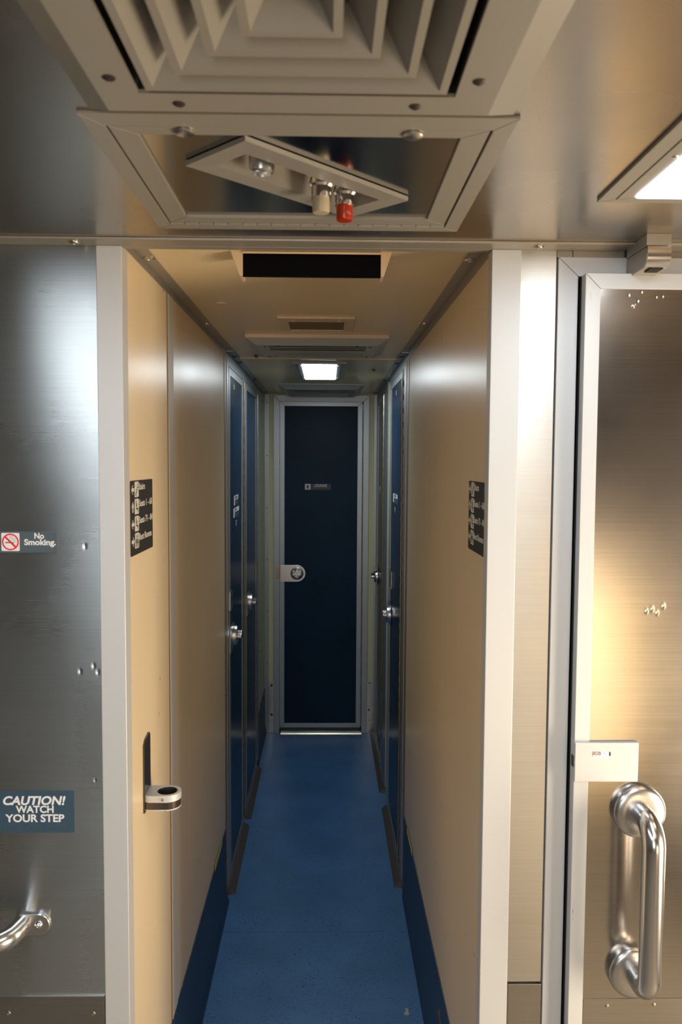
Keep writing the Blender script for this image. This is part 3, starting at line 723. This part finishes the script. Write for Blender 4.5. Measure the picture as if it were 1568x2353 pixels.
# panel with an oblong opening turned 45 degrees
inn = [(-.1416, 1.0503), (-.1005, 1.0092), (.0728, 1.1755), (.0317, 1.2166)]
out = [(-.2185, 1.2735), (-.2185, .9570), (.1540, .9570), (.1540, 1.2735)]
bm = bm_new()
for z in (ZV + .0012, ZV + .004):
    O = [bm.verts.new((x, y, z)) for x, y in out]; I = [bm.verts.new((x, y, z)) for x, y in inn]
    for i in range(4): bm.faces.new((O[i], O[(i + 1) % 4], I[(i + 1) % 4], I[i]))
hpanel = obj('panel', bm, 'steel_hatch', hp, label='polished steel panel')
for x in (-.1628, .0959):
    obj('latch', lathe(bm_new(), [(.0115, 0), (.0115, .003), (.0095, .0045), (.002, .0055), (0, .0055)], (x, .9455, ZV - .003), (0, 0, -1), 24), 'screw', hp, smooth=True)

iu = thing('signal_lamp_unit', (-.03, 1.11, ZV), 'tilted oblong ceiling plate holding a white and a red signal lamp')
iu.parent = hp; iu.location = Vector((-.03, 1.11, ZV)) - ORG['access_hatch']
o4 = [(-.1795, 1.0470), (-.0965, .9640), (.1130, 1.1735), (.0300, 1.2565)]
bm = bm_new()
lv = [[bm.verts.new((x, y, z)) for x, y in P_] for P_, z in ((o4, ZV), (o4, ZV - .006), (inn, ZV - .0045), (inn, ZV + .0455))]
for a_, b_ in zip(lv, lv[1:]):
    for i in range(4): bm.faces.new((a_[i], a_[(i + 1) % 4], b_[(i + 1) % 4], b_[i]))
obj('bezel', bm, 'paint_grille', iu, label='raised oblong bezel')
def scaled(P_, f):
    cx = sum(x for x, y in P_) / 4; cy = sum(y for x, y in P_) / 4
    return [(cx + (x - cx) * f, cy + (y - cy) * f) for x, y in P_]
obj('recess_floor', prism(bm_new(), scaled(inn, 1.02), 'z', ZV + .028, ZV + .030), 'cream_metal', iu)
ax = Vector((.1733, .1663, 0)).normalized()
obj('gap_strip', B(-.2510, .1865, .934, 1.304, ZV + .0002, ZV + .0008), 'black', hp) if False else None
obj('reader_dish', lathe(bm_new(), [(.0165, -.012), (.0165, .006), (.0150, .012), (.0120, .014), (.011, .008), (0, .006)], (-.0850, 1.0600, ZV + .004), (0, 0, -1), 28), 'flange', iu, smooth=True, label='round chrome fitting')
for (x, y, m_, l_) in ((-.0100, 1.1345, 'amber', 'pale frosted lens in chrome collar'), (.0230, 1.1690, 'redlens', 'red lens in chrome collar')):
    c_ = obj('collar', lathe(bm_new(), [(.0150, -.012), (.0165, -.006), (.0165, -.003), (.0135, 0), (.0135, .014), (.0118, .0145), (0, .0145)], (x, y, ZV - .002), (0, 0, -1), 28), 'chrome', iu, smooth=True)
    obj('lens', lathe(bm_new(), [(.0118, .014), (.0118, .032), (.0108, .034), (0, .0345)], (x, y, ZV - .002), (0, 0, -1), 28), m_, iu, smooth=True, label=l_)

def ceiling_light(x0, x1, y0, y1, zc, lens, lx0, lx1, ly0, ly1, m, lab, drop=.005, fm='paint_grille'):
    t = thing('ceiling_light', ((x0 + x1) / 2, (y0 + y1) / 2, zc), lab, 'ceiling light', 'ceiling lights')
    obj('frame', frame(bm_new(), 'z', x0, x1, y0, y1, (lx0 - x0) * .48, (x1 - lx1) * .48, (ly0 - y0) * .48, (y1 - ly1) * .48, zc - drop, zc), fm, t, bev=.0006)
    obj('inner_frame', frame(bm_new(), 'z', x0 + (lx0 - x0) * .52, x1 - (x1 - lx1) * .52, y0 + (ly0 - y0) * .52, y1 - (y1 - ly1) * .52, (lx0 - x0) * .47, (x1 - lx1) * .47, (ly0 - y0) * .47, (y1 - ly1) * .47, zc - drop - .0005, zc), fm, t, bev=.0006)
    obj('lens', prism(bm_new(), rrect(lx0, lx1, ly0, ly1, .006), 'z', zc - drop - .002, zc - .0005), m, t, label='lit white lens')
    for (sx, sy) in ((lx0 - .008, y0 + (y1 - y0) * .12), (lx0 - .008, y0 + (y1 - y0) * .88), (lx1 + .008, y0 + (y1 - y0) * .12), (lx1 + .008, y0 + (y1 - y0) * .88)):
        obj('screw', screw_bm(bm_new(), (sx, sy, zc - drop - .0005), (0, 0, -1), .0035, .002), 'screw', t, smooth=True)
    return t
ceiling_light(.3820, .605, -.300, 1.1740, ZV, None, .4270, .560, -.260, 1.1480, 'lens', 'bright ceiling light above the steel door')
ceiling_light(-.800, -.555, -.900, .850, ZV, None, -.755, -.600, -.860, .810, 'lens', 'ceiling light over the left side of the vestibule')
ceiling_light(-.1400, .0770, 3.215, 3.835, ZC2, None, -.1025, .0365, 3.236, 3.815, 'lens2', 'bright ceiling light halfway down the corridor', .005, 'paint_grey')

# ------------------------------------------------------------------ ceiling fittings of the corridor
sb = thing('sign_box', (-.03, 1.56, ZC), 'black fronted ceiling box with cream cheeks just inside the corridor', 'box')
obj('face', B(-.1585, .0982, 1.5405, 1.546, 1.9430, 1.9865), 'black_gloss', sb, label='black front face')
obj('housing', prism(bm_new(), [(1.546, ZC), (1.60, ZC), (1.575, 1.950), (1.546, 1.950)], 'x', -.1580, .0977), 'cream_metal', sb)
obj('cheek', prism(bm_new(), [(-.1820, ZC), (-.1588, ZC), (-.1588, 1.9435), (-.1648, 1.9445)], 'y', 1.5385, 1.590), 'cream_metal', sb, bev=.0006)
obj('cheek', prism(bm_new(), [(.1190, ZC), (.0985, ZC), (.0985, 1.9445), (.1045, 1.9455)], 'y', 1.5385, 1.590), 'cream_metal', sb, bev=.0006)
obj('lip', tube(bm_new(), [(-.1590, 1.5375, 1.9868), (.0985, 1.5375, 1.9868)], .0022, 10), 'cream_metal', sb, smooth=True)

bd = obj('blanking_disc', lathe(bm_new(), [(.0125, 0), (.0125, .0012), (.011, .002), (0, .0022)], (-.264, 2.049, ZC), (0, 0, -1), 28), 'cream_ceil', smooth=True)
bd['label'] = 'small round cream blanking disc on the left of the corridor ceiling'; bd['category'] = 'cover'

v2 = thing('small_vent', (-.032, 2.34, ZC), 'small cream framed ceiling vent with brown mesh', 'air vent')
obj('frame', frame(bm_new(), 'z', -.1380, .0738, 2.2230, 2.4380, .0285, .0278, .055, .0100, ZC - .0055, ZC), 'cream_metal', v2, bev=.0008)
mb = bm_new(); box(mb, -.110, .0465, 2.276, 2.430, ZC - .002, ZC - .001)
for k in range(26): box(mb, -.110 + k * .00626, -.1085 + k * .00626, 2.276, 2.430, ZC - .0035, ZC - .002)
obj('mesh_screen', mb, 'mesh', v2)
for x in (-.095, .031):
    obj('screw', screw_bm(bm_new(), (x, 2.262, ZC - .0055), (0, 0, -1), .0045, .0018), 'cream_metal', v2, smooth=True)

def grille(x0, x1, y0, y1, zc, h1, drop, inset, lx0, lx1, ly0, ly1, nl, lab, top_m, fm):
    t = thing('air_grille', ((x0 + x1) / 2, (y0 + y1) / 2, zc), lab, 'air vent')
    obj('rim', frame(bm_new(), 'z', x0, x1, y0, y1, .012, .012, .012, .012, zc - h1, zc), top_m, t, bev=.0008)
    bm = bm_new()
    zo, zi = zc - h1, zc - drop
    O = [bm.verts.new(p_) for p_ in ((x0 + .0005, y0 + .0005, zo), (x1 - .0005, y0 + .0005, zo), (x1 - .0005, y1, zo), (x0 + .0005, y1, zo))]
    I = [bm.verts.new(p_) for p_ in ((x0 + inset, y0 + inset, zi), (x1 - inset, y0 + inset, zi), (x1 - inset, y1 - inset, zi), (x0 + inset, y1 - inset, zi))]
    L_ = [bm.verts.new(p_) for p_ in ((lx0, ly0, zi), (lx1, ly0, zi), (lx1, ly1, zi), (lx0, ly1, zi))]
    U = [bm.verts.new((v.co.x, v.co.y, zi + .002)) for v in L_]
    for a_, b_ in ((O, I), (I, L_), (L_, U)):
        for i in range(4): bm.faces.new((a_[i], a_[(i + 1) % 4], b_[(i + 1) % 4], b_[i]))
    obj('hood', bm, fm, t, label='bevelled grey hood')
    obj('backing', B(lx0, lx1, ly0, ly1, zi + .0022, zc - .001), 'black', t)
    for k in range(nl):
        f0_, f1_ = ((.10, .15), (.24, .29), (.40, .66), (.70, .75), (.79, .84), (.88, .93))[k]
        obj('slat', B(lx0 + .0005, lx1 - .0005, ly0 + (ly1 - ly0) * f0_, ly0 + (ly1 - ly0) * f1_, zi + .0004, zi + .0012), fm, t)
    for (x, y) in ((x0 + inset + .022, ly0 + .01), (x1 - inset - .022, ly0 + .01), (x0 + inset + .022, ly1 - .02), (x1 - inset - .022, ly1 - .02), (lx0 + .03, y0 + inset + .008), (lx1 - .03, y0 + inset + .008)):
        obj('screw', screw_bm(bm_new(), (x, y, zi), (0, 0, -1), .0045, .002), 'screw_dark', t, smooth=True)
    return t
grille(-.2548, .190, 2.527, 2.905, ZC, .0115, .030, .034, -.186, .122, 2.577, 2.845, 6, 'louvred air grille with a cream rim in the near corridor ceiling', 'cream_metal', 'paint_grey')
grille(-.2490, .183, 4.085, 4.640, ZC2, .0060, .027, .040, -.170, .115, 4.160, 4.480, 6, 'louvred grey air grille nearest the lounge door', 'paint_grey', 'paint_grey')

for (x, y, lab) in ((.1938, 3.4395, 'small brown sprinkler cap right of the corridor light'), (-.2639, 3.0338, 'small brown sprinkler cap left of the louvred grille')):
    z = ZC2 if y > 3.1 else ZC
    s_ = thing('sprinkler_cap', (x, y, z), lab, 'sprinkler', 'sprinkler caps on the corridor ceiling')
    obj('rim', lathe(bm_new(), [(.0095, 0), (.0095, .002), (.007, .003), (0, .003)], (x, y, z), (0, 0, -1), 16), 'screw_dark', s_, smooth=True)
    obj('plug', lathe(bm_new(), [(.0055, .003), (.0050, .009), (.003, .011), (0, .011)], (x, y, z), (0, 0, -1), 14), 'sprink', s_, smooth=True)

# ------------------------------------------------------------------ signs
def sign(name, F, outline, depth, m, lab, group=None):
    t = thing(name, F.to_translation(), lab, 'sign', group)
    obj('face', plate(outline, F, 0, depth), m, t)
    return t
def put(parent, name, pts, F, w0, w1, m): return obj(name, plate(pts, F, w0, w1), m, parent)
def words(parent, s, size, F, x, y, z, m='white', **k):
    return obj('lettering', text_bm(s, size, F @ Matrix.Translation((x, y, z)), **k), m, parent)

# no smoking
F = fr((-.5790, YF + .0030, 1.4352), (1, 0, 0), (0, 0, 1))
F = F @ Matrix.Rotation(math.radians(0), 4, 'Z')
ns = sign('no_smoking_sign', F, rrect(0, .1015, 0, .0375, .0015), .0012, 'sign_grey', 'slate sign reading No Smoking with red barred circle on the left panel')
obj('pictogram_field', plate(rrect(.0033, .0353, .0030, .0352, .0022), F, .0012, .0014), 'white', ns)
cxs, cys = .0193, .0191
bm = bm_new()
n_ = 40; R0, R1 = .0148, .0124
Q = [[bm.verts.new((cxs + r * math.cos(2 * PI * i / n_), cys + r * math.sin(2 * PI * i / n_), zz)) for i in range(n_)] for r, zz in ((R0, .0014), (R0, .0018), (R1, .0018), (R1, .0014))]
for a_, b_ in zip(Q, Q[1:]):
    for i in range(n_): bm.faces.new((a_[i], a_[(i + 1) % n_], b_[(i + 1) % n_], b_[i]))
h_ = .00115
prism(bm, [(cxs - R1 * .72 - h_, cys + R1 * .72 - h_), (cxs - R1 * .72 + h_, cys + R1 * .72 + h_), (cxs + R1 * .72 + h_, cys - R1 * .72 + h_), (cxs + R1 * .72 - h_, cys - R1 * .72 - h_)], 'z', .0014, .00175)
bmesh.ops.transform(bm, matrix=F, verts=bm.verts); obj('barred_circle', bm, 'red', ns)
put(ns, 'cigarette', [(.0100, .0171), (.0252, .0171), (.0252, .0188), (.0100, .0188)], F, .0014, .0016, 'ink')
sm = bm_new()
tube(sm, [(.0272, .0175, .0015), (.0270, .0208, .0015), (.0250, .0222, .0015), (.0222, .0224, .0015), (.0212, .0248, .0015), (.0190, .0262, .0015), (.0180, .0285, .0015), (.0202, .0298, .0015), (.0222, .0286, .0015), (.0225, .0262, .0015), (.0245, .0248, .0015), (.0268, .0246, .0015), (.0280, .0225, .0015)], .00022, 6)
bmesh.ops.transform(sm, matrix=F, verts=sm.verts); obj('smoke_line', sm, 'ink', ns)
obj('lettering', fit_bm('No', .0098, .0170, F, .0700, .0252, .0012, .00045, 0, 'CENTER'), 'white', ns)
obj('lettering', fit_bm('Smoking.', .0098, .0556, F, .0713, .0140, .0012, .00045, 0, 'CENTER'), 'white', ns)

# caution
F = fr((-.5960, YF + .0030, .9262), (1, 0, 0), (0, 0, 1))
ca = sign('caution_sign', F, rrect(0, .1415, 0, .0775, .0012), .0014, 'sign_blue', 'dark blue sign reading CAUTION! WATCH YOUR STEP on the left panel')
obj('lettering', fit_bm('CAUTION!', .0150, .1120, F, .0700, .0517, .0014, .0007, .2, 'CENTER'), 'white', ca)
obj('lettering', fit_bm('WATCH', .0122, .0680, F, .0705, .0370, .0014, .0005, 0, 'CENTER'), 'white', ca)
obj('lettering', fit_bm('YOUR STEP', .0132, .1060, F, .0705, .0200, .0014, .0005, 0, 'CENTER'), 'white', ca)
bb = bm_new()
import random
random.seed(4)
for wi, (a0, nn) in enumerate(((.016, 8), (.062, 4), (.082, 2), (.094, 2), (.107, 5))):
    for c_ in range(nn):
        for dx in (0, 1):
            for dy in (0, 1, 2):
                if random.random() < .45:
                    screw_bm(bb, (a0 + c_ * .0042 + dx * .0016, .0105 + dy * .0021, .0014), (0, 0, 1), .0005, .0005, 6)
bmesh.ops.transform(bb, matrix=F, verts=bb.verts); obj('raised_dots', bb, 'sign_grey', ca)

# direction signs
def arrow(d, cx, cy, s):
    t = s * .16
    up = [(0, s * .5), (s * .42, s * .02), (s * .42, -s * .14), (t, s * .18), (t, -s * .5), (-t, -s * .5), (-t, s * .18), (-s * .42, -s * .14), (-s * .42, s * .02)]
    a = {'up': 0, 'left': PI / 2, 'right': -PI / 2}[d]
    return [(cx + x * math.cos(a) - y * math.sin(a), cy + x * math.sin(a) + y * math.cos(a)) for x, y in up]
def direction_sign(F, W, H, arrows, lab, m='sign_dark', wm='white_dim'):
    t = sign('direction_sign', F, rrect(0, W, 0, H, .003), .0015, m, lab, 'direction signs on the corridor walls')
    rows = ['Stairs', 'Seats 1 - 68', 'Seats 71 - 84', 'Rest Rooms']
    pit = H * .231; bs = H * .207
    for i, (d, s) in enumerate(zip(arrows, rows)):
        top = H * .985 - i * pit; y0 = top - bs; x0 = W * .165
        cy = (top + y0) / 2
        put(t, 'arrow', arrow(d, W * .085, cy, bs * .72), F, .0015, .0018, wm)
        f_ = put(t, 'pictogram_field', rrect(x0, x0 + bs * 1.12, y0, top, .0025, 3), F, .0015, .0017, wm)
        k = bs
        bx, by = x0 + bs * .06, y0
        if i == 0: pg = [[(.15, .12), (.15, .2), (.3, .2), (.3, .35), (.45, .35), (.45, .5), (.6, .5), (.6, .65), (.75, .65), (.75, .85), (.83, .85), (.83, .57), (.68, .57), (.68, .42), (.53, .42), (.53, .27), (.38, .27), (.38, .12)]]
        elif i < 3: pg = [[(.25, .9), (.36, .9), (.45, .42), (.8, .38), (.85, .12), (.75, .12), (.7, .28), (.36, .3)], [(.42, .7), (.52, .7), (.58, .5), (.5, .48)]]
        else: pg = [[(.12, .62), (.38, .62), (.38, .35), (.32, .35), (.32, .08), (.18, .08), (.18, .35), (.12, .35)], [(.47, .05), (.53, .05), (.53, .92), (.47, .92)], [(.68, .62), (.82, .62), (.92, .3), (.82, .3), (.82, .08), (.68, .08), (.68, .3), (.58, .3)], [(.2, .7), (.3, .7), (.3, .82), (.2, .82)], [(.7, .7), (.8, .7), (.8, .82), (.7, .82)]]
        bm = bm_new()
        for g in pg: prism(bm, [(bx + u * k, by + v * k) for u, v in g], 'z', .0017, .0019)
        bmesh.ops.transform(bm, matrix=F, verts=bm.verts); obj('pictogram', bm, 'ink', f_)
        obj('lettering', fit_bm(s, H * .088, W * (.28, .615, .635, .585)[i], F, x0 + bs * 1.12 + W * .012, top - H * .112, .0015, .0003), wm, t)
    return t
direction_sign(fr((WL, 1.4940, 1.4215), (0, 1, 0), (0, 0, 1)), .186, .1400, ('left', 'up', 'left', 'right'), 'black direction sign on the left wall, its Stairs arrow pointing left')
direction_sign(fr((WR, 1.6430, 1.4255), (0, -1, 0), (0, 0, 1)), .166, .1370, ('right', 'up', 'right', 'left'), 'black direction sign on the right wall, its Stairs arrow pointing right')

# lounge plate
F = fr((-.1280, YE - .0080, 1.4345), (1, 0, 0), (0, 0, 1))
lo = sign('lounge_sign', F, rrect(0, .1505, 0, .0345, .001), .0012, mat('dim_grey_plate', (0.045, 0.05, 0.05), 0.5), 'small dark plate reading LOUNGE on the far navy door')
f_ = put(lo, 'pictogram_field', rrect(.0005, .0325, .0015, .0340, .001), F, .0012, .0014, 'white_dim')
put(f_, 'figure', [(.0165 + .0055 * math.sin(a) * (1 if abs(math.cos(a)) < .9 else .6), .0175 + .0125 * math.cos(a)) for a in [2 * PI * i / 16 for i in range(16)]], F, .0014, .0016, 'ink')
obj('lettering', fit_bm('LOUNGE', .0150, .0720, F, .0560, .0175, .0012, .0006), 'white_dim', lo)

# small plates on the side doors
def door_plate(F, W, H, s, lab):
    t = sign('door_plate', F, rrect(0, W, 0, H, .001), .0012, 'sign_grey', lab)
    put(t, 'white_strip', rrect(.001, W * .22, .001, H - .002, .001), F, .0012, .0014, 'white')
    wb_ = put(t, 'white_band', rrect(W * .27, W - .001, H * .55, H - .001, .001), F, .0012, .0014, 'white')
    words(wb_, s, H * .36, F, W * .31, H * .64, .0014, m='ink', bold=.0001, xs=.95)
    return t
xl = WL + .0036
door_plate(fr((xl, 3.118, 1.4265), (0, 1, 0), (0, 0, 1)), .150, .0400, 'REST ROOM', 'upper white and grey plate on the nearer left navy door')
door_plate(fr((xl, 3.098, 1.3805), (0, 1, 0), (0, 0, 1)), .200, .0385, 'ROOM', 'lower wider white and grey plate on the nearer left navy door')
nt = thing('number_label', (xl, 3.19, 1.34), 'small white door number under two plates on the nearer left navy door', 'sign')
obj('lettering', text_bm('57', .030, fr((xl, 3.190, 1.345), (0, 1, 0), (0, 0, 1)), .0005), 'white', nt)
xr = WR - .0036
door_plate(fr((xr, 3.487, 1.4270), (0, -1, 0), (0, 0, 1)), .220, .0395, 'REST ROOM', 'white and grey plate on the right navy door')
nt = thing('number_label', (xr, 3.40, 1.39), 'small white door number on the right navy door', 'sign')
obj('lettering', text_bm('57', .030, fr((xr, 3.415, 1.388), (0, -1, 0), (0, 0, 1)), .0005), 'white', nt)
door_plate(fr((xr, 4.400, 1.4300), (0, -1, 0), (0, 0, 1)), .120, .0395, 'ROOM', 'dim plate on the dark grey door beside the lounge door')
# small stickers near the top of the navy leaves
obj('sticker', B(WL + .0036, WL + .0042, 3.125, 3.150, 1.872, 1.892), 'tape', ld1)
obj('sticker', B(WR - .0042, WR - .0036, 3.38, 3.40, 1.875, 1.895), 'white_dim', rd1)
